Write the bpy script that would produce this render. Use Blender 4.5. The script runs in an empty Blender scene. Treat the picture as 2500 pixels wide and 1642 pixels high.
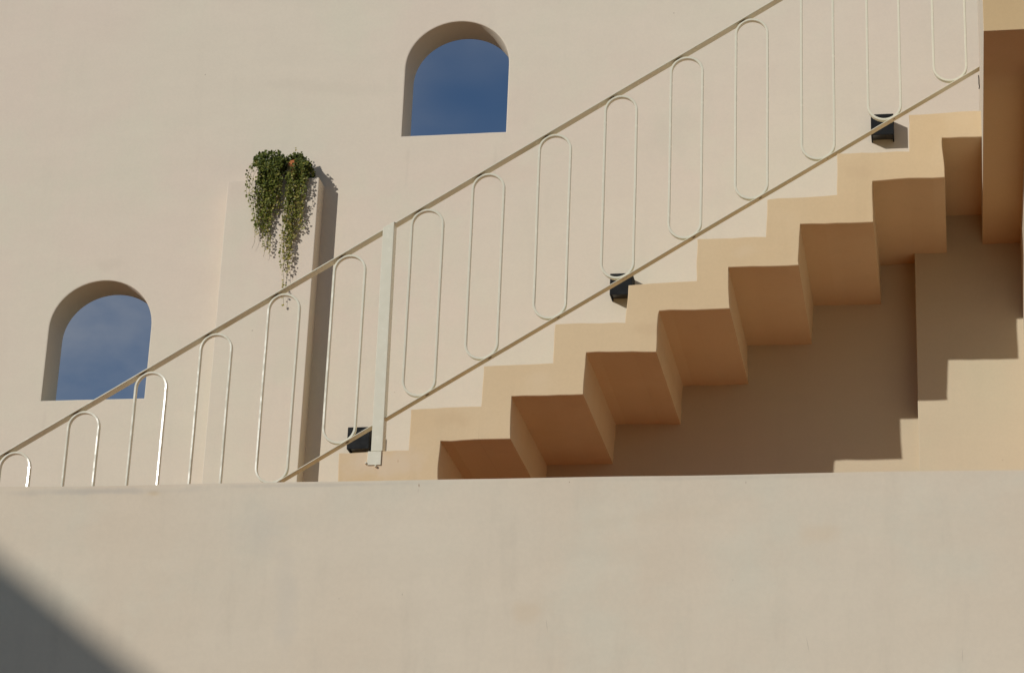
import bpy, bmesh, math, random
from mathutils import Matrix, Vector
import mathutils.noise as mn
from mathutils.geometry import tessellate_polygon

scene = bpy.context.scene
C = scene.collection
random.seed(11)

# ------------------------------------------------------------------ camera
FPX = 6000.27 / 2500.0                       # focal length in picture widths
cam = bpy.data.cameras.new('camera')
cam.sensor_fit = 'HORIZONTAL'
cam.sensor_width = 36.0
cam.lens = 36.0 * FPX
cam.clip_start = 0.05
cam.clip_end = 2000
camera = bpy.data.objects.new('camera', cam)
C.objects.link(camera)
RIGHT = Vector((0.984125, 0.173288, 0.038330))
UP = Vector((0.027212, -0.360745, 0.932267))
FWD = Vector((-0.175378, 0.916425, 0.359734))
m3 = Matrix((RIGHT, UP, -FWD)).transposed()
camera.matrix_world = m3.to_4x4()
scene.camera = camera

# ------------------------------------------------------------------ sky and sun
SUN = Vector((-0.74183, -1.0, 0.40248)).normalized()      # towards the sun
EL = math.asin(SUN.z)
AZ = math.atan2(SUN.x, SUN.y)
SKY_STRENGTH = 0.055
SUN_STRENGTH = 2.75
OVERHEAD_FILL = 0.95
CLOUD_SHIFT = (0.74, 1.80, 0.42)

world = bpy.data.worlds.new('World')
scene.world = world
world.use_nodes = True
wt = world.node_tree
wn, wl = wt.nodes, wt.links
sky = wn.new('ShaderNodeTexSky')
sky.sky_type = 'NISHITA'
sky.sun_disc = False
sky.sun_elevation = EL
sky.sun_rotation = AZ % (2 * math.pi)
sky.air_density = 1.0
sky.dust_density = 0.1
sky.ozone_density = 5.0
wtc = wn.new('ShaderNodeTexCoord')
wmap = wn.new('ShaderNodeMapping')
wmap.inputs['Scale'].default_value = (1.0, 1.0, 1.6)
wmap.inputs['Location'].default_value = CLOUD_SHIFT
wl.new(wtc.outputs['Generated'], wmap.inputs['Vector'])
wno = wn.new('ShaderNodeTexNoise')
wno.inputs['Scale'].default_value = 4.5
wno.inputs['Detail'].default_value = 4.0
wno.inputs['Roughness'].default_value = 0.5
wl.new(wmap.outputs[0], wno.inputs['Vector'])
wra = wn.new('ShaderNodeValToRGB')
wra.color_ramp.elements[0].position = 0.30
wra.color_ramp.elements[0].color = (0, 0, 0, 1)
wra.color_ramp.elements[1].position = 0.72
wra.color_ramp.elements[1].color = (0.30, 0.30, 0.30, 1)
wl.new(wno.outputs['Fac'], wra.inputs['Fac'])
wmx = wn.new('ShaderNodeMixRGB')
wmx.inputs['Color2'].default_value = (5.4, 6.2, 7.7, 1)
wsep = wn.new('ShaderNodeSeparateXYZ')
wl.new(wtc.outputs['Generated'], wsep.inputs[0])
wup = wn.new('ShaderNodeMapRange')
wup.interpolation_type = 'SMOOTHSTEP'
for nm, v in (('From Min', 0.58), ('From Max', 0.82), ('To Min', 0.0), ('To Max', OVERHEAD_FILL)): wup.inputs[nm].default_value = v
wl.new(wsep.outputs['Z'], wup.inputs['Value'])
# small-scale texture in the thin cloud, then an added overhead brightening, out of view, that fills the shade
wn2 = wn.new('ShaderNodeTexNoise')
wn2.inputs['Scale'].default_value = 26.0
wn2.inputs['Detail'].default_value = 5.0
wl.new(wmap.outputs[0], wn2.inputs['Vector'])
wr2 = wn.new('ShaderNodeMapRange')
for nm, v in (('From Min', 0.3), ('From Max', 0.7), ('To Min', 0.35), ('To Max', 1.45)): wr2.inputs[nm].default_value = v
wl.new(wn2.outputs['Fac'], wr2.inputs['Value'])
wml = wn.new('ShaderNodeMath')
wml.operation = 'MULTIPLY_ADD'
wml.inputs[2].default_value = 0.02
wl.new(wra.outputs['Color'], wml.inputs[0])
wl.new(wr2.outputs['Result'], wml.inputs[1])
wm2 = wn.new('ShaderNodeMixRGB')
wm2.inputs['Color2'].default_value = (8.0, 7.8, 7.4, 1)
wl.new(wml.outputs[0], wm2.inputs['Fac'])
wl.new(sky.outputs['Color'], wm2.inputs['Color1'])
wl.new(wm2.outputs['Color'], wmx.inputs['Color1'])
wl.new(wup.outputs['Result'], wmx.inputs['Fac'])
bg = wn['Background']
wl.new(wmx.outputs['Color'], bg.inputs['Color'])
bg.inputs['Strength'].default_value = SKY_STRENGTH

sl = bpy.data.lights.new('sun', 'SUN')
sl.energy = SUN_STRENGTH
sl.angle = math.radians(0.53)
sl.color = (1.0, 0.975, 0.94)
sun = bpy.data.objects.new('sun', sl)
sun.location = SUN * 60
sun.rotation_euler = SUN.to_track_quat('Z', 'Y').to_euler()
C.objects.link(sun)

scene.view_settings.view_transform = 'Standard'
scene.view_settings.look = 'None'
scene.view_settings.exposure = 0.0
scene.view_settings.gamma = 1.0
scene.view_settings.use_curve_mapping = False
scene.render.engine = 'CYCLES'
scene.cycles.max_bounces = 10
scene.cycles.diffuse_bounces = 8
scene.cycles.caustics_reflective = False
scene.cycles.use_denoising = True

# ------------------------------------------------------------------ measures (metres; eye at z = 0)
D = 9.5414            # outer face of the stair
YB = 10.4673          # front of the facade wall
YR = 10.3500          # front of the thickened wall below the stair head
YP = 6.50             # front of the parapet
YL = 8.3334           # front of the overhanging block
ZP = 2.1220            # parapet top
GROUND = -1.60
FLOOR = 1.387
TREAD, RISER = 0.30, 0.18516

# ------------------------------------------------------------------ helpers
def tag(o, label=None, cat=None, group=None, kind=None):
    if label: o['label'] = label
    if cat: o['category'] = cat
    if group: o['group'] = group
    if kind: o['kind'] = kind
    return o

def thing(name, loc, label, cat, group=None, rotz=0.0):
    o = bpy.data.objects.new(name, None)
    o.empty_display_size = 0.1
    o.location = loc
    o.rotation_euler = (0, 0, rotz)
    C.objects.link(o)
    return tag(o, label, cat, group)

def world_loc(o):
    v = Vector((0, 0, 0))
    while o is not None:
        v += Vector(o.location)
        o = o.parent
    return v

def obj(name, bm, mat, parent=None, smooth=None):
    """links a bmesh written in world coordinates as one mesh object"""
    me = bpy.data.meshes.new(name)
    if parent is not None:
        bmesh.ops.translate(bm, verts=bm.verts, vec=-world_loc(parent))
    bmesh.ops.recalc_face_normals(bm, faces=bm.faces)
    bm.to_mesh(me)
    bm.free()
    for m in (mat if isinstance(mat, (list, tuple)) else [mat]):
        me.materials.append(m)
    if smooth is not None:
        for p in me.polygons: p.use_smooth = True
        me.set_sharp_from_angle(angle=math.radians(smooth))
    o = bpy.data.objects.new(name, me)
    C.objects.link(o)
    if parent is not None: o.parent = parent
    return o

def box_bm(x0, x1, y0, y1, z0, z1, bevel=0.0, seg=2):
    bm = bmesh.new()
    bmesh.ops.create_cube(bm, size=1.0)
    for v in bm.verts:
        v.co = Vector((x0 + (v.co.x + .5) * (x1 - x0), y0 + (v.co.y + .5) * (y1 - y0), z0 + (v.co.z + .5) * (z1 - z0)))
    if bevel > 0:
        bmesh.ops.bevel(bm, geom=list(bm.edges), offset=bevel, segments=seg, profile=0.5, affect='EDGES')
    return bm

def prism_y(poly, y0, y1, bevel=0.0, seg=2):
    """polygon in (x, z) swept along y"""
    bm = bmesh.new()
    a = [bm.verts.new((x, y0, z)) for x, z in poly]
    b = [bm.verts.new((x, y1, z)) for x, z in poly]
    bm.faces.new(a)
    bm.faces.new(list(reversed(b)))
    n = len(poly)
    for i in range(n):
        bm.faces.new((a[i], b[i], b[(i + 1) % n], a[(i + 1) % n]))
    if bevel > 0:
        bmesh.ops.bevel(bm, geom=list(bm.edges), offset=bevel, segments=seg, profile=0.5, affect='EDGES')
    return bm

def join_bm(bm, other):
    me = bpy.data.meshes.new('tmp')
    other.to_mesh(me)
    other.free()
    bm.from_mesh(me)
    bpy.data.meshes.remove(me)

def wob(a, b, n, amp, key):
    """points from a to b (a kept, b left out), nudged like hand-trowelled plaster"""
    out = []
    for i in range(n):
        t = i / n
        x, z = a[0] + (b[0] - a[0]) * t, a[1] + (b[1] - a[1]) * t
        if i:
            x += amp * mn.noise((x * 9 + key, z * 9, 3.1 + key))
            z += amp * mn.noise((x * 9, z * 9 + key, 8.7 + key))
        out.append((x, z))
    return out

# ------------------------------------------------------------------ materials
def new_mat(name):
    m = bpy.data.materials.new(name)
    m.use_nodes = True
    nt = m.node_tree
    b = nt.nodes['Principled BSDF']
    return m, nt, b

def mixc(nt, fac, c1, c2, blend='MIX'):
    n = nt.nodes.new('ShaderNodeMixRGB')
    n.blend_type = blend
    for k, v in (('Fac', fac), ('Color1', c1), ('Color2', c2)):
        if isinstance(v, (int, float)): n.inputs[k].default_value = v
        elif isinstance(v, tuple): n.inputs[k].default_value = (*v, 1.0)
        else: nt.links.new(v, n.inputs[k])
    return n.outputs['Color']

def noise(nt, vec, scale, detail=4.0, rough=0.5, stretch=None, loc=None):
    mp = nt.nodes.new('ShaderNodeMapping')
    if stretch: mp.inputs['Scale'].default_value = stretch
    if loc: mp.inputs['Location'].default_value = loc
    nt.links.new(vec, mp.inputs['Vector'])
    n = nt.nodes.new('ShaderNodeTexNoise')
    n.inputs['Scale'].default_value = scale
    n.inputs['Detail'].default_value = detail
    n.inputs['Roughness'].default_value = rough
    nt.links.new(mp.outputs[0], n.inputs['Vector'])
    return n.outputs['Fac']

def ramp(nt, fac, p0, p1, v0=0.0, v1=1.0):
    r = nt.nodes.new('ShaderNodeMapRange')
    r.clamp = True
    r.interpolation_type = 'SMOOTHSTEP'
    r.inputs['From Min'].default_value = p0
    r.inputs['From Max'].default_value = p1
    r.inputs['To Min'].default_value = v0
    r.inputs['To Max'].default_value = v1
    nt.links.new(fac, r.inputs['Value'])
    return r.outputs['Result']

def plaster(name, base, warm, cool, amount=1.0, seed=0.0, bump=0.25, specks=0.5, streak=0.5, rough=0.88, marks=()):
    m, nt, b = new_mat(name)
    pos = nt.nodes.new('ShaderNodeNewGeometry').outputs['Position']
    L = (seed * 3.7, seed * 1.3, seed * 5.1)
    big = ramp(nt, noise(nt, pos, 0.9, 3.0, 0.5, loc=L), 0.38, 0.64)
    c = mixc(nt, big, base, warm)
    mid = ramp(nt, noise(nt, pos, 2.6, 5.0, 0.6, loc=(L[1], L[2], L[0])), 0.45, 0.72, 0.0, 0.8 * amount)
    c = mixc(nt, mid, c, cool)
    # trowel sweeps and rain streaks
    st = ramp(nt, noise(nt, pos, 3.0, 6.0, 0.6, stretch=(3.4, 3.4, 0.5), loc=L), 0.5, 0.78, 0.0, 0.22 * streak)
    c = mixc(nt, st, c, tuple(0.72 * v for v in base))
    sw = ramp(nt, noise(nt, pos, 4.0, 7.0, 0.65, stretch=(0.8, 0.8, 2.6), loc=L), 0.35, 0.75, 0.0, 0.12 * amount)
    c = mixc(nt, sw, c, tuple(min(0.9, 1.2 * v) for v in base))
    fine = ramp(nt, noise(nt, pos, 95.0, 3.0, 0.6), 0.3, 0.7, 0.985, 1.012)
    g = nt.nodes.new('ShaderNodeVectorMath')
    g.operation = 'SCALE'
    nt.links.new(c, g.inputs[0])
    nt.links.new(fine, g.inputs['Scale'])
    c = g.outputs[0]
    # scattered pinholes and rust-coloured specks
    vo = nt.nodes.new('ShaderNodeTexVoronoi')
    vo.inputs['Scale'].default_value = 5.0
    nt.links.new(pos, vo.inputs['Vector'])
    dot = ramp(nt, vo.outputs['Distance'], 0.012, 0.026, 0.75 * specks, 0.0)
    pick = ramp(nt, noise(nt, pos, 3.3, 1.0, loc=(L[2], 2.0, 7.0)), 0.46, 0.54)
    dm = nt.nodes.new('ShaderNodeMath')
    dm.operation = 'MULTIPLY'
    nt.links.new(dot, dm.inputs[0])
    nt.links.new(pick, dm.inputs[1])
    c = mixc(nt, dm.outputs[0], c, (0.16, 0.09, 0.045))
    # individual stains, rust runs and hairline cracks where they sit on the wall: (x, z, half width, half height, lean, colour, strength)
    if marks:
        wn_ = nt.nodes.new('ShaderNodeTexNoise')
        wn_.inputs['Scale'].default_value = 14.0
        wn_.inputs['Detail'].default_value = 5.0
        nt.links.new(pos, wn_.inputs['Vector'])
    for mx_, mz, hw, hh, lean, col, stren in marks:
        sub = nt.nodes.new('ShaderNodeVectorMath')
        sub.operation = 'SUBTRACT'
        nt.links.new(pos, sub.inputs[0])
        sub.inputs[1].default_value = (mx_, 0, mz)
        mp = nt.nodes.new('ShaderNodeMapping')
        mp.inputs['Rotation'].default_value = (0, lean, 0)
        nt.links.new(sub.outputs[0], mp.inputs['Vector'])
        mul = nt.nodes.new('ShaderNodeVectorMath')
        mul.operation = 'MULTIPLY'
        mul.inputs[1].default_value = (1.0 / hw, 0, 1.0 / hh)
        nt.links.new(mp.outputs[0], mul.inputs[0])
        ln = nt.nodes.new('ShaderNodeVectorMath')
        ln.operation = 'LENGTH'
        nt.links.new(mul.outputs[0], ln.inputs[0])
        ad = nt.nodes.new('ShaderNodeMath')
        ad.operation = 'MULTIPLY_ADD'
        ad.inputs[1].default_value = 1.6 if hw > 0.01 else 0.5
        nt.links.new(wn_.outputs['Fac'], ad.inputs[0])
        nt.links.new(ln.outputs['Value'], ad.inputs[2])
        k0 = 0.8 if hw > 0.01 else 0.25
        f = ramp(nt, ad.outputs[0], k0 + 0.1, k0 + (1.0 if hw > 0.01 else 0.9), stren, 0.0)
        c = mixc(nt, f, c, col)
    nt.links.new(c, b.inputs['Base Color'])
    b.inputs['Roughness'].default_value = rough
    b.inputs['Specular IOR Level'].default_value = 0.25
    # relief: soft hand-trowelled waves plus grain
    h1 = noise(nt, pos, 3.0, 4.0, 0.5, loc=L)
    h2 = noise(nt, pos, 160.0, 3.0, 0.6)
    b1 = nt.nodes.new('ShaderNodeBump')
    b1.inputs['Strength'].default_value = 0.35 * bump
    b1.inputs['Distance'].default_value = 0.05
    nt.links.new(h1, b1.inputs['Height'])
    b2 = nt.nodes.new('ShaderNodeBump')
    b2.inputs['Strength'].default_value = 0.10 * bump
    b2.inputs['Distance'].default_value = 0.0025
    nt.links.new(h2, b2.inputs['Height'])
    nt.links.new(b1.outputs['Normal'], b2.inputs['Normal'])
    nt.links.new(b2.outputs['Normal'], b.inputs['Normal'])
    return m

def paint(name, base, dark, rough=0.35, chips=0.4):
    m, nt, b = new_mat(name)
    pos = nt.nodes.new('ShaderNodeNewGeometry').outputs['Position']
    c = mixc(nt, ramp(nt, noise(nt, pos, 14.0, 5.0, 0.6), 0.35, 0.75), base, dark)
    ch = ramp(nt, noise(nt, pos, 46.0, 4.0, 0.65), 0.70, 0.76, 0.0, chips)
    c = mixc(nt, ch, c, (0.16, 0.09, 0.05))
    nt.links.new(c, b.inputs['Base Color'])
    nt.links.new(ramp(nt, noise(nt, pos, 30.0, 3.0), 0.3, 0.7, rough - 0.06, rough + 0.12), b.inputs['Roughness'])
    bp = nt.nodes.new('ShaderNodeBump')
    bp.inputs['Strength'].default_value = 0.15
    bp.inputs['Distance'].default_value = 0.002
    nt.links.new(noise(nt, pos, 60.0, 3.0), bp.inputs['Height'])
    nt.links.new(bp.outputs['Normal'], b.inputs['Normal'])
    return m

RUST = (0.22, 0.10, 0.04)
CRACK = (0.20, 0.15, 0.11)
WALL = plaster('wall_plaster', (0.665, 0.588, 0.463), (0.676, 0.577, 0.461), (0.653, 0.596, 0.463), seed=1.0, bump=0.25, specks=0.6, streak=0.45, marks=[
    (-4.02, 4.53, 0.10, 0.05, 0.2, (0.50, 0.43, 0.33), 0.18), (-3.60, 4.85, 0.28, 0.035, -0.12, (0.68, 0.58, 0.46), 0.35), (-3.85, 5.35, 0.35, 0.03, -0.1, (0.66, 0.58, 0.46), 0.30),
    (-2.10, 4.95, 0.30, 0.12, 0.2, (0.66, 0.53, 0.42), 0.35), (-1.30, 5.10, 0.25, 0.16, 0.5, (0.58, 0.52, 0.41), 0.30), (-3.00, 5.45, 0.45, 0.05, -0.1, (0.58, 0.51, 0.40), 0.25),
    (-2.55, 5.00, 0.014, 0.14, 0.0, (0.52, 0.45, 0.36), 0.20), (-2.12, 5.02, 0.012, 0.12, 0.0, (0.52, 0.45, 0.36), 0.18), (-4.25, 3.72, 0.013, 0.12, 0.0, (0.52, 0.45, 0.36), 0.2)])
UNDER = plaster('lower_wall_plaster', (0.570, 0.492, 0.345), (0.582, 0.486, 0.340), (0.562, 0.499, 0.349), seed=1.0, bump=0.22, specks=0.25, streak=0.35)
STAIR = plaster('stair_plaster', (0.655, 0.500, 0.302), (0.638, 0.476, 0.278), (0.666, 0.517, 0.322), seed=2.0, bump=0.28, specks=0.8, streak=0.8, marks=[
    (-2.06, 3.38, 0.10, 0.05, 0.0, (0.58, 0.42, 0.24), 0.4), (-2.36, 3.20, 0.24, 0.09, 0.0, (0.67, 0.535, 0.37), 0.8), (-1.70, 3.55, 0.08, 0.06, 0.4, (0.68, 0.53, 0.34), 0.5),
    (-1.25, 3.76, 0.10, 0.04, 0.0, (0.57, 0.41, 0.24), 0.35), (-0.85, 4.10, 0.09, 0.05, 0.3, (0.68, 0.53, 0.34), 0.5), (-0.35, 4.45, 0.12, 0.05, -0.2, (0.58, 0.42, 0.25), 0.35),
    (-1.95, 3.30, 0.0012, 0.09, 0.0, (0.40, 0.28, 0.16), 0.5), (-2.29, 3.20, 0.006, 0.012, 0.0, (0.45, 0.27, 0.15), 0.4)])
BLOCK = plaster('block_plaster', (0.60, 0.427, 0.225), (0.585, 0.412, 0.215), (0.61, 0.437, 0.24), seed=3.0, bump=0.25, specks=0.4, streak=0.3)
PARA = plaster('parapet_plaster', (0.648, 0.552, 0.418), (0.638, 0.527, 0.390), (0.619, 0.547, 0.418), amount=1.3, seed=5.0, bump=0.4, specks=0.7, streak=1.3, marks=[
    (-1.4948, 2.1061, 0.0028, 0.008, 0.1, RUST, 0.8), (-1.4965, 2.090, 0.0012, 0.010, 0.1, RUST, 0.4),
    (-1.0630, 2.1082, 0.0026, 0.004, 0.0, RUST, 0.6), (-0.5676, 2.0983, 0.0016, 0.006, 0.0, RUST, 0.6),
    (-1.1133, 1.6966, 0.0013, 0.030, 0.15, CRACK, 0.45), (-0.3994, 1.6386, 0.0013, 0.034, 0.18, CRACK, 0.4), (0.0098, 1.6052, 0.0012, 0.03, 0.0, CRACK, 0.35),
    (-1.5258, 1.7875, 0.0016, 0.005, 0.0, CRACK, 0.6), (-0.6020, 1.8200, 0.0016, 0.004, 0.0, CRACK, 0.5),
    (-2.2798, 2.0962, 0.035, 0.016, 0.0, (0.56, 0.41, 0.22), 0.45), (-2.4348, 2.1040, 0.33, 0.016, 0.0, (0.46, 0.41, 0.34), 0.55),
    (-1.8000, 2.1120, 0.40, 0.010, 0.0, (0.48, 0.42, 0.34), 0.45), (-0.6500, 2.1130, 0.50, 0.008, 0.0, (0.50, 0.43, 0.34), 0.35),
    (-0.3667, 1.9503, 0.09, 0.045, 0.2, (0.62, 0.47, 0.31), 0.30), (-1.1662, 1.7376, 0.07, 0.05, 0.0, (0.60, 0.45, 0.29), 0.30),
    (-1.9462, 1.9841, 0.10, 0.13, 0.3, (0.55, 0.49, 0.40), 0.30), (-1.8595, 1.7700, 0.05, 0.22, 0.05, (0.54, 0.48, 0.39), 0.30),
    (-0.8183, 2.0038, 0.30, 0.03, 0.1, (0.60, 0.49, 0.35), 0.25)])
RAIL = paint('cream_metal_paint', (0.70, 0.668, 0.52), (0.685, 0.652, 0.505), rough=0.17, chips=0.25)
BLACK = paint('black_powder_coat', (0.008, 0.0088, 0.009), (0.011, 0.0115, 0.0115), rough=0.6, chips=0.0)
BLACK.node_tree.nodes['Principled BSDF'].inputs['Specular IOR Level'].default_value = 0.15
GRND = plaster('paving_stone', (0.075, 0.052, 0.032), (0.06, 0.043, 0.027), (0.075, 0.056, 0.038), seed=8.0, bump=0.6)
BOUNCE = plaster('bounce_surface', (0.66, 0.69, 0.72), (0.63, 0.66, 0.69), (0.68, 0.71, 0.74), seed=30.0, bump=0.4)
TERR = plaster('terrace_tiles', (0.54, 0.130, 0.014), (0.50, 0.115, 0.012), (0.55, 0.140, 0.017), seed=9.0, bump=0.4)
HOUSE = plaster('house_render', (0.55, 0.46, 0.36), (0.52, 0.43, 0.33), (0.53, 0.45, 0.37), seed=12.0)
ROOFM = plaster('roof_clay', (0.30, 0.13, 0.07), (0.26, 0.11, 0.06), (0.33, 0.17, 0.10), seed=13.0, bump=0.6)
POT = plaster('terracotta', (0.50, 0.165, 0.06), (0.44, 0.14, 0.05), (0.53, 0.20, 0.085), seed=15.0, bump=0.3, specks=0.0)

def flat(name, col, rough=0.6):
    m, nt, b = new_mat(name)
    b.inputs['Base Color'].default_value = (*col, 1)
    b.inputs['Roughness'].default_value = rough
    return m
SOIL = flat('potting_soil', (0.035, 0.022, 0.013), 0.95)
GLASSM = flat('lamp_lens', (0.012, 0.012, 0.012), 0.3)
WELD = flat('weld_seam', (0.20, 0.165, 0.115), 0.6)
DARK = flat('dark_matt', (0.03, 0.02, 0.015), 0.8)
STEM = flat('vine_stem', (0.10, 0.10, 0.03), 0.7)

def leaf_mat():
    m, nt, b = new_mat('creeper_leaf')
    at = nt.nodes.new('ShaderNodeAttribute')
    at.attribute_name = 'leaf_tone'
    r = nt.nodes.new('ShaderNodeValToRGB')
    e = r.color_ramp.elements
    e[0].position = 0.0
    e[0].color = (0.058, 0.082, 0.012, 1)
    e[1].position = 1.0
    e[1].color = (0.44, 0.34, 0.10, 1)
    k = e.new(0.45)
    k.color = (0.190, 0.215, 0.034, 1)
    k = e.new(0.75)
    k.color = (0.42, 0.36, 0.10, 1)
    nt.links.new(at.outputs['Fac'], r.inputs['Fac'])
    nt.links.new(r.outputs['Color'], b.inputs['Base Color'])
    b.inputs['Roughness'].default_value = 0.5
    b.inputs['Specular IOR Level'].default_value = 0.35
    tr = nt.nodes.new('ShaderNodeBsdfTranslucent')
    nt.links.new(r.outputs['Color'], tr.inputs['Color'])
    mx = nt.nodes.new('ShaderNodeMixShader')
    mx.inputs['Fac'].default_value = 0.22
    nt.links.new(b.outputs[0], mx.inputs[1])
    nt.links.new(tr.outputs[0], mx.inputs[2])
    nt.links.new(mx.outputs[0], nt.nodes['Material Output'].inputs['Surface'])
    return m
LEAF = leaf_mat()

# ------------------------------------------------------------------ ground and terrace
bm = bmesh.new()
s = 600
bm.faces.new([bm.verts.new(p) for p in ((-s, -s, GROUND), (s, -s, GROUND), (s, s, GROUND), (-s, s, GROUND))])
tag(obj('ground', bm, GRND), kind='structure')
tag(obj('bounce_strip', box_bm(-12, 8, 1.6, YP - 0.02, GROUND - 0.1, GROUND + 0.05), BOUNCE), kind='structure')  # added pale strip, unseen, bounces light onto the shaded parapet face
tag(obj('terrace_floor', box_bm(-12, 8, YP + 0.22, YB + 0.02, FLOOR - 0.2, FLOOR), TERR), kind='structure')

# ------------------------------------------------------------------ facade wall with two arched openings
facade = thing('facade_wall', (-2.0, YB, GROUND), 'tall pale cream plastered wall with two arched openings to the sky and a shallow pilaster', 'wall')
THICK = 0.19

def arch(xc, half, sill, spring, rise, grow=0.0, n=40):
    """outline of an arched opening, anticlockwise from the lower left, in (x, z)"""
    h = half + grow
    pts = [(xc - h, sill - grow)]
    for i in range(6): pts.append((xc - h + 2 * h * (i + 1) / 6, sill - grow + (0.0015 * mn.noise((i * 1.7, xc, 2)) if i < 5 else 0)))
    for i in range(n + 1):
        a = math.pi * i / n
        # slightly squarish hand-made arch
        ca, sa = math.cos(a), math.sin(a)
        pts.append((xc + h * ca, spring + (rise + grow) * abs(sa) ** 0.97))
    return pts

WINS = [(-2.3313, 0.2568, 5.166, 5.530, 0.247), (-4.0203, 0.2563, 3.848, 4.212, 0.245)]
WX0, WX1, WZ1 = -14.0, 8.0, 7.6
bm = bmesh.new()
for y in (YB, YB + THICK):
    edges = []
    loops = [[(WX0, GROUND), (WX1, GROUND), (WX1, WZ1), (WX0, WZ1)]] + [arch(*w, grow=0.006) for w in WINS]
    for lp in loops:
        vs = [bm.verts.new((x, y, z)) for x, z in lp]
        for i in range(len(vs)): edges.append(bm.edges.new((vs[i], vs[(i + 1) % len(vs)])))
    bmesh.ops.triangle_fill(bm, use_beauty=True, use_dissolve=False, edges=edges)
bm.verts.ensure_lookup_table()
o4 = [(WX0, GROUND), (WX1, GROUND), (WX1, WZ1), (WX0, WZ1)]
for i in range(4):
    (xa, za), (xb, zb) = o4[i], o4[(i + 1) % 4]
    bm.faces.new([bm.verts.new(p) for p in ((xa, YB, za), (xb, YB, zb), (xb, YB + THICK, zb), (xa, YB + THICK, za))])
bmesh.ops.remove_doubles(bm, verts=bm.verts, dist=1e-5)
obj('wall', bm, WALL, facade)

for w in WINS:
    rings = [(YB, 0.006), (YB + 0.0018, 0.0018), (YB + 0.006, 0.0), (YB + THICK - 0.006, 0.0), (YB + THICK, 0.006)]
    bm = bmesh.new()
    prev = None
    for y, g in rings:
        vs = [bm.verts.new((x, y, z)) for x, z in arch(*w, grow=g)]
        if prev:
            for i in range(len(vs)):
                j = (i + 1) % len(vs)
                bm.faces.new((prev[i], prev[j], vs[j], vs[i]))
        prev = vs
    obj('window_reveal', bm, WALL, facade, smooth=35)

# shallow pilaster that carries the pots
PX0, PX1, PZ = -3.4105, -2.9565, 4.916
obj('pilaster', box_bm(PX0, PX1, YB - 0.10, YB + 0.05, FLOOR - 0.1, PZ, 0.004, 2), WALL, facade)
# thicker wall under the head of the stair
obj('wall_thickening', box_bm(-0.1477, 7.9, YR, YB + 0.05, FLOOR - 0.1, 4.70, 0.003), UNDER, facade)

# added warmer coat that tints the shaded wall below the flight; its upper edge runs inside the stair
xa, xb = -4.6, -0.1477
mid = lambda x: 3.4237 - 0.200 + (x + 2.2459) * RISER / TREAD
obj('shade_tint_coat', prism_y([(xa, FLOOR - 0.05), (xb, FLOOR - 0.05), (xb, mid(xb)), (xa, mid(xa))], YB - 0.004, YB + 0.03), UNDER, facade)

# ------------------------------------------------------------------ staircase (one zigzag, one child per step)
stair = thing('outdoor_staircase', (-2.3, D, FLOOR), 'tan plastered staircase rising to the right with a zigzag stepped underside', 'staircase')
# measured corners of the outer face: top line riser foot / riser head, bottom line the same
TOPM = [(-2.5464, 3.2406), (-2.2474, 3.2470), (-2.2474, 3.4269), (-1.9455, 3.4345), (-1.9413, 3.6142), (-1.6445, 3.6209), (-1.6413, 3.7958), (-1.3431, 3.7935),
        (-1.3334, 3.9635), (-1.0434, 3.9740), (-1.0434, 4.1661), (-0.7530, 4.1647), (-0.7472, 4.3370), (-0.4531, 4.3478), (-0.4506, 4.5395), (-0.1483, 4.5354),
        (-0.1465, 4.7074), (0.1600, 4.7124)]
BOTM = [(-2.4089, 3.1054), (-2.1138, 3.1052), (-2.1121, 3.2848), (-1.8154, 3.2881), (-1.8176, 3.4756), (-1.5140, 3.4771), (-1.5054, 3.6633), (-1.2101, 3.6580),
        (-1.2006, 3.8423), (-0.9042, 3.8439), (-0.9108, 4.0311), (-0.6167, 4.0306), (-0.6088, 4.2177), (-0.3039, 4.2154), (-0.3041, 4.4038), (-0.0038, 4.4091),
        (-0.0097, 4.5928), (0.1600, 4.5908)]
LOW = 10
lowt, lowb = [], []
for k in range(LOW):                                   # hidden steps down to the terrace floor
    x = -2.5459 - (LOW - k) * TREAD
    z = 3.2385 - (LOW - k) * RISER
    lowt += [(x, z), (x + TREAD, z)]
    lowb += [(x + 0.137, z - 0.133), (x + TREAD + 0.137, z - 0.133)]
TOPL = lowt + [(-2.5464, 3.2406)] + TOPM[1:]
BOTL = lowb + BOTM
nsteps = len(TOPL) // 2

def chain_rows(pts, up):
    """nudged points along the whole flight with, for each, its rounded arris; also where each corner sits"""
    chain, at = [], []
    for j in range(len(pts) - 1):
        at.append(len(chain))
        chain += wob(pts[j], pts[j + 1], 6 if j % 2 else 9, 0.0058, j * 0.37 + (0 if up else 5))
    at.append(len(chain))
    chain.append(pts[-1])
    bev, n, rows = 0.0025, len(chain), []
    for j, (x, z) in enumerate(chain):
        pa, pb = chain[max(j - 1, 0)], chain[min(j + 1, n - 1)]
        dx, dz = pb[0] - pa[0], pb[1] - pa[1]
        l = math.hypot(dx, dz) or 1
        nx, nz = (dz / l, -dx / l) if up else (-dz / l, dx / l)
        rows.append(((x + nx * bev, D, z + nz * bev), (x, D + bev, z), (x, YB + 0.02, z)))
    return rows, at
TROWS, TAT = chain_rows([(TOPL[0][0], FLOOR)] + TOPL, True)
BROWS, BAT = chain_rows([(BOTL[0][0], FLOOR)] + BOTL, False)

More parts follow.
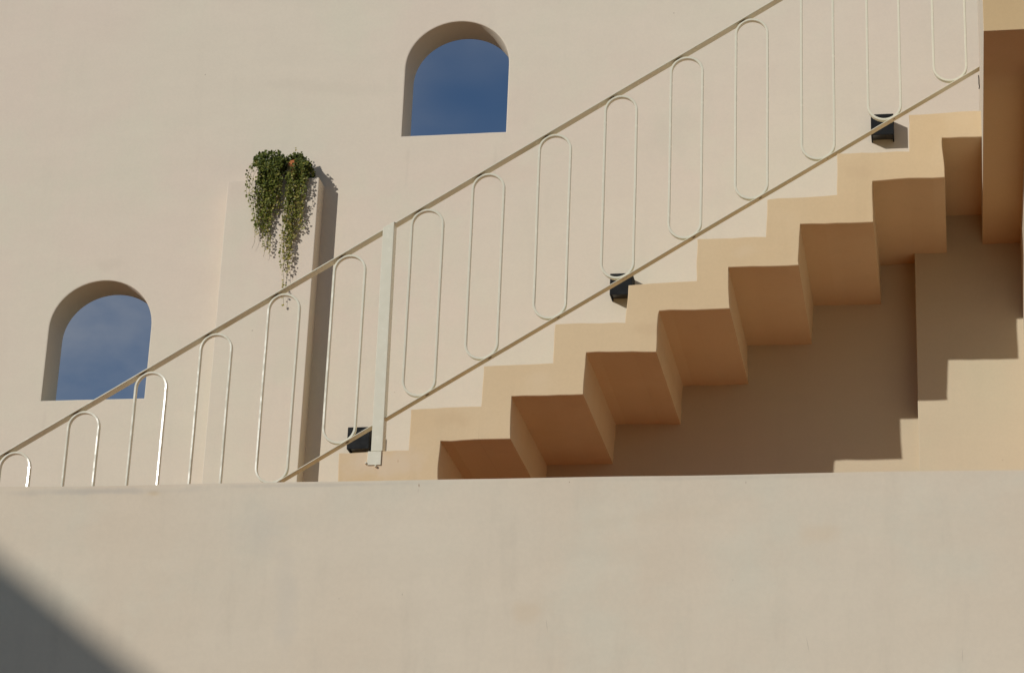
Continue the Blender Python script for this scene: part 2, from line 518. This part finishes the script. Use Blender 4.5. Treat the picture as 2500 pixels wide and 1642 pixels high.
def step_piece(i):
    """riser, tread and soffit of one step; open where it runs into its neighbours"""
    bm = bmesh.new()
    def strip(rows, a, b):
        r = [[bm.verts.new(p) for p in row] for row in rows[a:b + 1]]
        for p, q in zip(r, r[1:]):
            for k in range(2): bm.faces.new((p[k], p[k + 1], q[k + 1], q[k]))
        return [v[0] for v in r]
    ft = strip(TROWS, TAT[2 * i], TAT[2 * i + 2])
    fb = strip(BROWS, BAT[2 * i], BAT[2 * i + 2])
    ring = ft + list(reversed(fb))
    for t in tessellate_polygon([[Vector((v.co.x, v.co.z, 0)) for v in ring]]):
        try: bm.faces.new([ring[k] for k in t])
        except ValueError: pass
    return bm

for i in range(nsteps):
    obj('step', step_piece(i), STAIR, stair)

# ------------------------------------------------------------------ overhanging block and the side wall that carries it
landing = thing('stair_landing', (0.1547, YL, FLOOR), 'tan plastered landing block at the head of the stair with a deep shaded underside', 'landing')
ZT = 4.905
XB = 3.2
def merge(*bms):
    bm = bmesh.new()
    for b in bms: join_bm(bm, b)
    return bm
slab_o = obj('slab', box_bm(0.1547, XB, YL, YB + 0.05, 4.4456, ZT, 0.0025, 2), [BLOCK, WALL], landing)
# L-shaped solid balustrade on the slab: front leg and left leg (the stair enters behind it)
pl = [(0.1547, YL), (XB, YL), (XB, YL + 0.14), (0.2947, YL + 0.14), (0.2947, D - 0.05), (0.1547, D - 0.05)]
bm = bmesh.new()
lo = [bm.verts.new((x, y, ZT - 0.004)) for x, y in pl]
hi = [bm.verts.new((x, y, 5.80)) for x, y in pl]
bm.faces.new(lo); bm.faces.new(list(reversed(hi)))
for i in range(6): bm.faces.new((lo[i], lo[(i + 1) % 6], hi[(i + 1) % 6], hi[i]))
bmesh.ops.bevel(bm, geom=[e for e in bm.edges if abs(e.verts[0].co.z - e.verts[1].co.z) > .1], offset=0.0025, segments=2, profile=0.5, affect='EDGES')
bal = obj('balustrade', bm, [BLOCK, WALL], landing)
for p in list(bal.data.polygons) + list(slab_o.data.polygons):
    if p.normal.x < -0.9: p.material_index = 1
tag(obj('side_wall', box_bm(0.3218, 0.56, YL + 0.35, YB + 0.05, FLOOR - 0.1, 4.50, 0.003), WALL),
    'narrow shaded wall standing edge-on under the overhanging block at the right picture edge', 'wall')

# ------------------------------------------------------------------ parapet
bm = bmesh.new()
nx = 220
rows = []
prof = [(YP, GROUND), (YP, 0.5), (YP, ZP - 0.03), (YP, ZP - 0.01), (YP, ZP), (YP + 0.208, ZP), (YP + 0.22, ZP - 0.012), (YP + 0.22, GROUND)]
for i in range(nx + 1):
    x = -12 + 20 * i / nx
    r = []
    for j, (y, z) in enumerate(prof):
        w = 0.0
        if 2 <= j <= 6: w = 0.0035 * mn.noise((x * 2.3, 4.0, 1.0)) + 0.0015 * mn.noise((x * 11.0, 1.0, 6.0))
        r.append(bm.verts.new((x, y, z + w)))
    rows.append(r)
for i in range(nx):
    for j in range(len(prof) - 1):
        bm.faces.new((rows[i][j], rows[i][j + 1], rows[i + 1][j + 1], rows[i + 1][j]))
bm.faces.new(rows[0])
bm.faces.new(list(reversed(rows[-1])))
tag(obj('parapet_wall', bm, PARA), 'broad pale plastered parapet wall across the foreground below the stair', 'wall')

# ------------------------------------------------------------------ stair railing
rail = thing('stair_railing', (-2.37, D, 3.167), 'cream metal stair railing with rounded loop balusters and one square post', 'railing')
RS = 0.6095
YO = 0.050                                              # the railing stands a little in from the outer face
KR = (D - 0.037 + YO) / (D - 0.037)
top_line = lambda x: 5.7085 * KR + RS * x
bot_line = lambda x: 4.8091 * KR + RS * x
Y0, Y1 = D - 0.047 + YO, D - 0.001 + YO
XPL, XPR = -2.400 * KR, -2.3515 * KR                              # sides of the post
XE = 0.156                                              # face of the block
XW = -4.95                                              # foot of the stair

def flat_bar(line, xa, xb, thick, y0, y1, n=24, key=0.0):
    bm = bmesh.new()
    dz = thick * math.sqrt(1 + RS * RS)
    c = 0.0012
    rows = []
    for i in range(n + 1):
        x = xa + (xb - xa) * i / n
        z = line(x) + 0.0022 * mn.noise((x * 2.2, key, 0.5))
        sec = [(y0 + c, z), (y1 - c, z), (y1, z - c), (y1, z - dz + c), (y1 - c, z - dz), (y0 + c, z - dz), (y0, z - dz + c), (y0, z - c)]
        rows.append([bm.verts.new((x, y, zz)) for y, zz in sec])
    for i in range(n):
        for j in range(8):
            bm.faces.new((rows[i][j], rows[i][(j + 1) % 8], rows[i + 1][(j + 1) % 8], rows[i + 1][j]))
    bm.faces.new(rows[0])
    bm.faces.new(rows[-1])
    return bm

obj('handrail', flat_bar(top_line, XW, XPL - 0.0005, 0.0055, Y0, Y1, key=1), RAIL, rail)
obj('handrail', flat_bar(top_line, XPR - 0.0035, XE, 0.0055, Y0, Y1, key=2), RAIL, rail)
YB0, YB1 = D - 0.045 + YO, D - 0.006 + YO
obj('bottom_rail', flat_bar(bot_line, XW, XPL + 0.003, 0.0042, YB0, YB1, key=3), RAIL, rail)
obj('bottom_rail', flat_bar(bot_line, XPR + 0.0005, XE, 0.0042, YB0, YB1, key=4), RAIL, rail)

def loop_bm(xc, zb, zt, r, key, twl=0.0, twr=0.0):
    """flat bar bent into an upright stadium; r is the outer radius, zb and zt the outer bottom and top"""
    w, y0, y1 = 0.0100, D - 0.037 + YO, D - 0.016 + YO
    pts = []
    na, ns = 22, 10
    for i in range(na + 1):
        a = math.pi * i / na
        pts.append((xc + math.cos(a), zt - r, math.cos(a), math.sin(a)))
    for i in range(1, ns):
        pts.append((0, zt - r + (zb - zt + 2 * r) * i / ns, -1.0, 0.0))
    for i in range(na + 1):
        a = math.pi + math.pi * i / na
        pts.append((0, zb + r, math.cos(a), math.sin(a)))
    for i in range(1, ns):
        pts.append((0, zb + r + (zt - zb - 2 * r) * i / ns, 1.0, 0.0))
    bm = bmesh.new()
    c = 0.0016
    rows = []
    for q, (_, zc, ca, sa) in enumerate(pts):
        row = []
        wv = 0.0012 * mn.noise((zc * 3.0, key * 3.3, ca))
        for rr, y in ((r - c, y0), (r, y0 + c), (r, y1 - c), (r - c, y1), (r - w + c, y1), (r - w, y1 - c), (r - w, y0 + c), (r - w + c, y0)):
            row.append(bm.verts.new((xc + rr * ca + wv, y + (twr if ca > 0 else twl) * abs(ca) * (rr - r + w / 2) * (1 if ca > 0 else -1), zc + rr * sa)))
        rows.append(row)
    n = len(rows)
    for i in range(n):
        for j in range(8):
            bm.faces.new((rows[i][j], rows[(i + 1) % n][j], rows[(i + 1) % n][(j + 1) % 8], rows[i][(j + 1) % 8]))
    return bm

R = 0.0733 * KR
K = R * math.sqrt(1 + RS * RS)
XS = [-4.545, -4.262, -3.971, -3.6795, -3.3935, -3.1165, -2.8270, -2.5455, -2.2125, -1.9505, -1.6640, -1.3790, -1.0945, -0.8134, -0.5300, -0.2485, 0.0312]
for k, x in enumerate(XS):
    x *= KR
    zt = top_line(x) - 0.0115 - K + R
    zb = bot_line(x) + K - R - 0.001
    tw = {2: (0.02, -0.126), 3: (-0.02, -0.075), 4: (-0.03, -0.120), 5: (-0.075, -0.06), 6: (-0.085, -0.03), 7: (-0.085, -0.04)}.get(k, (random.uniform(-.05, .05), random.uniform(-.05, .05)))
    lo_ = obj('baluster_loop', loop_bm(x, zb, zt, R, k + 1.0, *tw), RAIL, rail, smooth=40)
    for sx_, zc_ in ((-1, zt - R), (1, zb + R)):           # weld beads where the loop touches the rails
        wb = bmesh.new()
        bmesh.ops.create_uvsphere(wb, u_segments=10, v_segments=6, radius=1.0)
        for v in wb.verts:
            a_, b_ = v.co.x * 0.011, v.co.z * 0.0032
            q_ = Vector((a_ - RS * b_, 0, RS * a_ + b_)) / math.sqrt(1 + RS * RS)
            v.co = Vector((x + sx_ * RS / math.sqrt(1 + RS * RS) * (R + 0.001), (2 * D - 0.053 + 2 * YO) / 2 - 0.002, zc_ - sx_ * (R + 0.001) / math.sqrt(1 + RS * RS))) + Vector((q_.x, v.co.y * 0.0095, q_.z))
        obj('weld_bead', wb, WELD, lo_, smooth=60)

# square post with its sloping head, bolted to the outer face of the stair
KP = (D - 0.005) / (D - 0.0515)
PT = [(x * KP, z * KP) for x, z in ((-2.3963, 3.2285), (-2.3471, 3.2285), (-2.3555, 4.2770), (-2.4049, 4.2475))]
post = obj('post', prism_y(PT, D - 0.0050, D + 0.048, 0.0022, 2), RAIL, rail)
obj('base_plate', box_bm(-2.4093 * KP, -2.3508 * KP, D - 0.0068, D + 0.002, 3.1668 * KP, 3.2275 * KP, 0.0015), RAIL, post)

def bolt_bm(x, z):
    bm = bmesh.new()
    bmesh.ops.create_cone(bm, cap_ends=True, segments=6, radius1=0.0055, radius2=0.005, depth=0.010,
                          matrix=Matrix.Translation((x, D - 0.004, z)) @ Matrix.Rotation(math.pi / 2, 4, 'X'))
    b2 = bmesh.new()
    bmesh.ops.create_uvsphere(b2, u_segments=10, v_segments=6, radius=0.0046, matrix=Matrix.Translation((x, D - 0.010, z)))
    join_bm(bm, b2)
    return bm
obj('bolt', bolt_bm(-2.4135 * KP, 3.1745 * KP), RAIL, post, smooth=35)
obj('bolt', bolt_bm(-2.3712 * KP, 3.1605 * KP), RAIL, post, smooth=35)

# thin dark line below the upper end of the bottom rail
bm = bmesh.new()
pp = [(0.1500, 4.890), (0.1512, 4.872), (0.1508, 4.850), (0.1528, 4.836), (0.1505, 4.826)]
rows = []
for x, z in pp:
    rows.append([bm.verts.new((x + 0.0022 * math.cos(a * math.pi / 3), D + 0.020 + 0.0022 * math.sin(a * math.pi / 3), z)) for a in range(6)])
for i in range(len(rows) - 1):
    for j in range(6): bm.faces.new((rows[i][j], rows[i][(j + 1) % 6], rows[i + 1][(j + 1) % 6], rows[i + 1][j]))
bm.faces.new(rows[0]); bm.faces.new(rows[-1])
dline = obj('dark_line', bm, DARK, rail)
dline['label'] = 'short thin dark line at the upper end of the bottom rail'

# ------------------------------------------------------------------ wall lights
def make_light(x, z, label):
    W, Hh, Dp, t = 0.104, 0.105, 0.086, 0.006
    o = thing('wall_light', (x + W / 2, YB, z), label, 'wall light', 'black box lights on the wall along the stair')
    bm = bmesh.new()
    x0, x1, y0, y1, z0, z1 = x, x + W, YB - Dp, YB + 0.002, z, z + Hh
    # hood open below: outer shell and inner shell joined along the rim
    def ring(xa, xb, ya, yb, zz): return [bm.verts.new(p) for p in ((xa, ya, zz), (xb, ya, zz), (xb, yb, zz), (xa, yb, zz))]
    a = ring(x0, x1, y0, y1, z1)
    b = ring(x0, x1, y0, y1, z0)
    c = ring(x0 + t, x1 - t, y0 + t, y1, z0)
    d = ring(x0 + t, x1 - t, y0 + t, y1, z1 - t)
    bm.faces.new(a)
    bm.faces.new(d)
    for u, v in ((a, b), (b, c), (c, d)):
        for i in range(4):
            j = (i + 1) % 4
            if (u, v) == (b, c) and i == 2: continue
            bm.faces.new((u[i], u[j], v[j], v[i]))
    bmesh.ops.bevel(bm, geom=[e for e in bm.edges if e.calc_length() > 0.05], offset=0.0012, segments=1, affect='EDGES')
    obj('housing', bm, BLACK, o)
    obj('lens', box_bm(x0 + t + .0005, x1 - t - .0005, y0 + t + .0005, y1 - 0.012, z0 + 0.010, z0 + 0.016), GLASSM, o)
    return o
make_light(-2.7370, 3.5445, 'black box wall light partly behind the railing post, lowest of three')
make_light(-1.5375, 4.2680, 'black box wall light half hidden by a stair step, middle of three')
make_light(-0.3345, 5.0270, 'black box wall light fully above the stair near the block, highest of three')

# ------------------------------------------------------------------ potted creepers on the pilaster
class Leaves:
    def __init__(self):
        self.v, self.f, self.t = [], [], []
    def leaf(self, p, size, tone, out=0.55):
        if -3.128 < p.x < -3.078 and 4.926 < p.z < 5.010 and p.y < YB - .05 and random.random() < .93: return
        if -3.270 < p.x < -3.246 and 4.918 < p.z < 4.978 and random.random() < .8: return
        # blade pointing somewhere outwards and down, folded along its rib
        a = random.uniform(0, 2 * math.pi)
        d = Vector((math.cos(a), -random.uniform(0.1, 0.9), math.sin(a) * 0.8 - 0.15)).normalized()
        n = Vector((random.gauss(-.25, .5), -1.0, random.gauss(0.45, .5))).normalized()
        s = d.cross(n)
        if s.length < 1e-3: s = Vector((1, 0, 0))
        s.normalize()
        n = s.cross(d).normalized()
        w = size * random.uniform(0.34, 0.46)
        f = size * random.uniform(0.06, 0.2)
        q = len(self.v)
        for u, lat, h in ((0, 0, 0), (.28, 1, f), (.66, .85, f), (1.0, 0, -f * .6), (.66, -.85, f), (.28, -1, f), (.5, 0, 0)):
            self.v.append(p + d * (u * size) + s * (lat * w) + n * h)
        self.f += [(q, q + 1, q + 6), (q + 1, q + 2, q + 6), (q + 2, q + 3, q + 6), (q + 3, q + 4, q + 6), (q + 4, q + 5, q + 6), (q + 5, q, q + 6)]
        self.t += [min(1, max(0, tone))] * 7
    def build(self, name, parent, stem=None):
        off = world_loc(parent)
        v = [tuple(p - off) for p in self.v]
        f = list(self.f)
        mats = [LEAF, STEM]
        nleaf = len(f)
        if stem:
            for pts, r in stem:
                base = len(v)
                for i, p in enumerate(pts):
                    for k in range(4):
                        a = k * math.pi / 2
                        v.append(tuple(p - off + Vector((r * math.cos(a), r * math.sin(a), 0))))
                for i in range(len(pts) - 1):
                    for k in range(4):
                        f.append((base + i * 4 + k, base + i * 4 + (k + 1) % 4, base + i * 4 + 4 + (k + 1) % 4, base + i * 4 + 4 + k))
        me = bpy.data.meshes.new(name)
        me.from_pydata(v, [], f)
        for m in mats: me.materials.append(m)
        for i, p in enumerate(me.polygons):
            if i >= nleaf: p.material_index = 1
        at = me.attributes.new('leaf_tone', 'FLOAT', 'POINT')
        at.data.foreach_set('value', self.t + [0.3] * (len(v) - len(self.t)))
        o = bpy.data.objects.new(name, me)
        C.objects.link(o)
        o.parent = parent
        return o

def spline(ctrl, step):
    """Catmull-Rom through the control points, resampled every step"""
    P = [ctrl[0]] + list(ctrl) + [ctrl[-1]]
    out = []
    for i in range(1, len(P) - 2):
        n = max(2, int((P[i + 1] - P[i]).length / step))
        for k in range(n):
            t = k / n
            a, b, c, d = P[i - 1], P[i], P[i + 1], P[i + 2]
            out.append(0.5 * ((2 * b) + (c - a) * t + (2 * a - 5 * b + 4 * c - d) * t * t + (3 * b - a - 3 * c + d) * t ** 3))
    out.append(ctrl[-1])
    return out

FRONT = YB - 0.10
def strand(parent, ctrl, dens=1.0, size=0.0125, tone0=0.2, tone1=0.6, bare=0.0, wig=0.004):
    pts = spline([Vector(c) for c in ctrl], 0.008)
    ph = random.uniform(0, 50)
    for i, p in enumerate(pts):
        p.x += wig * mn.noise((p.z * 22, ph, 0)) * 1.6
        p.y += wig * mn.noise((p.z * 22, ph, 9))
        p.y = min(p.y, FRONT - 0.004) if p.z < PZ else p.y
    L = Leaves()
    n = len(pts)
    for i, p in enumerate(pts):
        t = i / n
        if bare and t > 1 - bare and random.random() < 0.8: continue
        for _ in range(2):
            if random.random() < dens * (1.0 - 0.35 * t):
                sz = size * random.uniform(0.65, 1.25) * (1.0 - 0.12 * t)
                q = p + Vector((random.gauss(0, .0042), -random.uniform(0, .005), random.gauss(0, .003)))
                L.leaf(q, sz, tone0 + (tone1 - tone0) * t + random.gauss(0, .19))
    return L.build('trailing_stem', parent, [(pts, 0.0007)])

def pot_bm(xc, yc, z0, r0, r1, h):
    prof = [(0.0, z0), (r0 * 0.96, z0), (r0, z0 + .004), (r1 * .93, z0 + h * .74), (r1, z0 + h * .76), (r1 * 1.02, z0 + h * .97), (r1 * .99, z0 + h), (r1 * .9, z0 + h), (r1 * .86, z0 + h * .8)]
    bm = bmesh.new()
    n = 36
    rows = []
    for r, z in prof[1:]:
        rows.append([bm.verts.new((xc + r * math.cos(2 * math.pi * i / n), yc + r * math.sin(2 * math.pi * i / n), z)) for i in range(n)])
    for a, b in zip(rows, rows[1:]):
        for i in range(n): bm.faces.new((a[i], a[(i + 1) % n], b[(i + 1) % n], b[i]))
    bm.faces.new(rows[0])
    return bm, prof[-1]

def plant(xc, r1, h, label):
    yc = YB - 0.058
    o = thing('potted_plant', (xc, yc, PZ), label, 'potted plant', 'potted creepers on top of the pilaster')
    bm, (rs, zs) = pot_bm(xc, yc, PZ + 0.0005, r1 * 0.80, r1, h)
    pot = obj('pot', bm, POT, o, smooth=40)
    sb = bmesh.new()
    bmesh.ops.create_circle(sb, cap_ends=True, segments=30, radius=rs, matrix=Matrix.Translation((xc, yc, PZ + h * .82)))
    obj('soil', sb, SOIL, pot)
    return o, xc, yc

pa, ax, ay = plant(-3.2125, 0.054, 0.096, 'wider bushy dark green creeper in the left terracotta pot on the pilaster')
pb, bx, by = plant(-3.0790, 0.050, 0.094, 'sparser creeper with the longest hanging stem, in the right terracotta pot on the pilaster')

def crown(parent, blobs, count, gap=None):
    L = Leaves()
    stems = []
    k = 0
    while k < count:
        cx, cy, cz, rx, ry, rz = random.choice(blobs)
        u = Vector((random.gauss(0, 1), random.gauss(0, 1), random.gauss(0, 1))).normalized() * random.uniform(0.55, 1.08)
        p = Vector((cx + u.x * rx, cy + u.y * ry, cz + u.z * rz))
        if p.y > YB - 0.006: continue
        if p.z < PZ + 0.004 and p.y > FRONT - 0.004: continue
        if gap and gap(p): continue
        L.leaf(p, 0.0155 * random.uniform(0.6, 1.25), 0.14 + random.gauss(0, .17) + 0.9 * max(0, p.z - 5.03))
        k += 1
    return L.build('foliage', parent, stems)

FY = FRONT - 0.012
crown(pa, [(-3.225, YB - .078, 5.018, .060, .062, .052), (-3.19, YB - .080, 5.010, .064, .062, .058), (-3.165, YB - .075, 4.998, .047, .055, .048),
           (-3.215, FY - .010, 4.935, .052, .018, .060), (-3.185, FY - .008, 4.935, .050, .020, .060), (-3.262, YB - .07, 5.026, .030, .04, .030)], 1900,
      gap=lambda p: p.x < -3.2475 and 4.905 < p.z < 4.985)
crown(pb, [(-3.055, YB - .075, 4.996, .050, .058, .038), (-3.03, YB - .075, 4.955, .040, .055, .045), (-3.085, YB - .07, 5.030, .045, .05, .016),
           (-3.045, FY - .008, 4.925, .036, .018, .055)], 820,
      gap=lambda p: -3.125 < p.x < -3.083 and 4.93 < p.z < 5.008 and p.y < YB - .06)

def hang(parent, xs, xe, ze, key, out=None, **kw):
    """a stem that leaves the pot, rolls over the ledge and hangs to (xe, ze)"""
    o1 = out if out is not None else random.uniform(0.010, 0.045)
    y = FRONT - o1
    zt = 4.985 + random.uniform(-.02, .02)
    xm = xs + (xe - xs) * 0.35 + random.gauss(0, .004)
    xn = xs + (xe - xs) * 0.72 + random.gauss(0, .004)
    zz = PZ - 0.02
    return strand(parent, [(xs, YB - .07, zt), (xs + (xm - xs) * .3, y - .004, zt - .015), (xm * .4 + xs * .6, y - .006, zz), (xm, y, zz + (ze - zz) * .35), (xn, y * .6 + (FRONT - .014) * .4, zz + (ze - zz) * .7), (xe, FRONT - .010 - random.uniform(0, .02), ze)], **kw)

random.seed(4)
# left plant: a thick curtain tapering to the left and down
for i in range(38):
    t = (i + random.uniform(-.4, .4)) / 37
    t = min(1, max(0, t))
    xs = -3.255 + 0.125 * t
    xe = -3.250 + 0.110 * t + random.gauss(0, .007)
    env = 4.60 + 0.05 * abs(t - .45) * 2
    ze = env + abs(random.gauss(0, .085)) + (0.05 if t > .85 else 0)
    hang(pa, xs, xe, min(ze, 4.86), i, dens=0.85, tone0=0.16, tone1=0.50)
hang(pa, -3.205, -3.1955, 4.500, 40, out=.03, dens=.7, bare=.16, tone1=.6)
hang(pa, -3.175, -3.1610, 4.523, 41, out=.03, dens=.7, tone1=.65)
hang(pa, -3.185, -3.1750, 4.540, 42, out=.025, dens=.7, tone1=.6)
hang(pa, -3.215, -3.2050, 4.555, 43, out=.03, dens=.7, tone1=.55)
strand(pa, [(-3.262, YB - .08, 5.02), (-3.288, FRONT - .03, 4.985), (-3.300, FRONT - .04, 4.915), (-3.302, FRONT - .04, 4.845), (-3.283, FRONT - .03, 4.775), (-3.262, FRONT - .022, 4.71), (-3.243, FRONT - .016, 4.655)], dens=.62, tone0=.35, tone1=.5)
strand(pa, [(-3.262, YB - .08, 5.01), (-3.280, FRONT - .03, 4.965), (-3.287, FRONT - .04, 4.90), (-3.286, FRONT - .04, 4.83), (-3.268, FRONT - .03, 4.765), (-3.250, FRONT - .022, 4.70), (-3.238, FRONT - .018, 4.62)], dens=.62, tone0=.35, tone1=.5)
strand(pa, [(-3.26, YB - .08, 5.01), (-3.270, FRONT - .03, 4.93), (-3.272, FRONT - .04, 4.84), (-3.260, FRONT - .03, 4.74), (-3.246, FRONT - .022, 4.63), (-3.2555, FRONT - .018, 4.548)], dens=.6, bare=.14, tone0=.3, tone1=.55)
# right plant: a narrower curtain ending in a long wisp
for i in range(26):
    t = (i + random.uniform(-.4, .4)) / 25
    t = min(1, max(0, t))
    xs = -3.112 + 0.096 * t
    xe = -3.098 + 0.078 * t + random.gauss(0, .007)
    ze = 4.47 + 0.13 * max(0, t - .45) * 2 + abs(random.gauss(0, .10))
    hang(pb, xs, xe, min(ze, 4.85), 60 + i, dens=0.72, tone0=0.2, tone1=0.66)
hang(pb, -3.095, -3.0880, 4.338, 90, out=.026, dens=.55, tone0=.3, tone1=.7)
hang(pb, -3.090, -3.0820, 4.253, 91, out=.022, dens=.42, tone0=.3, tone1=.65)
hang(pb, -3.085, -3.0690, 4.400, 92, out=.028, dens=.6, tone0=.3, tone1=.75)
hang(pb, -3.080, -3.0600, 4.430, 93, out=.028, dens=.65, tone0=.3, tone1=.75)
hang(pb, -3.100, -3.1080, 4.440, 94, out=.024, dens=.6, tone0=.3, tone1=.7)
# sprigs that stick up
strand(pb, [(-3.095, YB - .07, 5.00), (-3.100, YB - .08, 5.035), (-3.088, YB - .09, 5.066), (-3.084, YB - .09, 5.086)], dens=.3, bare=0.0, tone0=.5, tone1=.6, wig=.001)
strand(pb, [(-3.080, YB - .07, 5.03), (-3.075, YB - .08, 5.056), (-3.062, YB - .085, 5.050), (-3.052, YB - .085, 5.025)], dens=.35, tone0=.5, tone1=.5, wig=.001)
strand(pa, [(-3.262, YB - .07, 5.02), (-3.272, YB - .08, 5.045), (-3.276, YB - .085, 5.058)], dens=.6, tone0=.4, tone1=.5, wig=.001)
strand(pb, [(-3.03, YB - .08, 4.97), (-2.998, YB - .085, 4.965), (-2.980, YB - .09, 4.945), (-2.985, YB - .09, 4.925)], dens=.7, tone0=.3, tone1=.4)

# ------------------------------------------------------------------ the house across the court whose roof edge shades the lower left of the parapet
S_DIR = -SUN
hv = Vector((S_DIR.x, S_DIR.y, 0)).normalized()            # ridge runs along the light
ev = Vector((hv.y, -hv.x, 0))
Q = Vector((-3.3107 * YP / 7.9 + 0.035, YP, 2.2883 * YP / 7.9)) - Vector((0.74183, 1.0, -0.40248)) * 9.4                          # a point on the front verge
RSL = 0.686
house = thing('neighbouring_house', (Q.x, Q.y, GROUND), 'plain rendered house with a clay gable roof across the court', 'house')
def hp(e, h, z): return Vector((Q.x, Q.y, 0)) + ev * e + hv * h + Vector((0, 0, z))
er, el_, ew = -2.6, -7.8, 2.4
zr = Q.z - RSL * er
zw = Q.z - RSL * ew
def slab(p4, t):
    bm = bmesh.new()
    a = [bm.verts.new(p) for p in p4]
    b = [bm.verts.new(p - Vector((0, 0, t))) for p in p4]
    bm.faces.new(a); bm.faces.new(list(reversed(b)))
    for i in range(4): bm.faces.new((a[i], b[i], b[(i + 1) % 4], a[(i + 1) % 4]))
    return bm
obj('roof', slab([hp(er, 0, zr), hp(ew, 0, zw), hp(ew, -8, zw), hp(er, -8, zr)], 0.16), ROOFM, house)
obj('roof', slab([hp(er, 0, zr), hp(el_, 0, zr + RSL * (el_ - er)), hp(el_, -8, zr + RSL * (el_ - er)), hp(er, -8, zr)], 0.16), ROOFM, house)
bm = bmesh.new()
pf = [(el_ + .3, GROUND), (ew - .3, GROUND), (ew - .3, zw + RSL * .3 - .12), (er, zr - .12), (el_ + .3, zr + RSL * (el_ + .3 - er) - .12)]
a = [bm.verts.new(hp(e, -.25, z)) for e, z in pf]
b = [bm.verts.new(hp(e, -7.75, z)) for e, z in pf]
bm.faces.new(a); bm.faces.new(list(reversed(b)))
for i in range(5): bm.faces.new((a[i], b[i], b[(i + 1) % 5], a[(i + 1) % 5]))
obj('wall', bm, HOUSE, house)
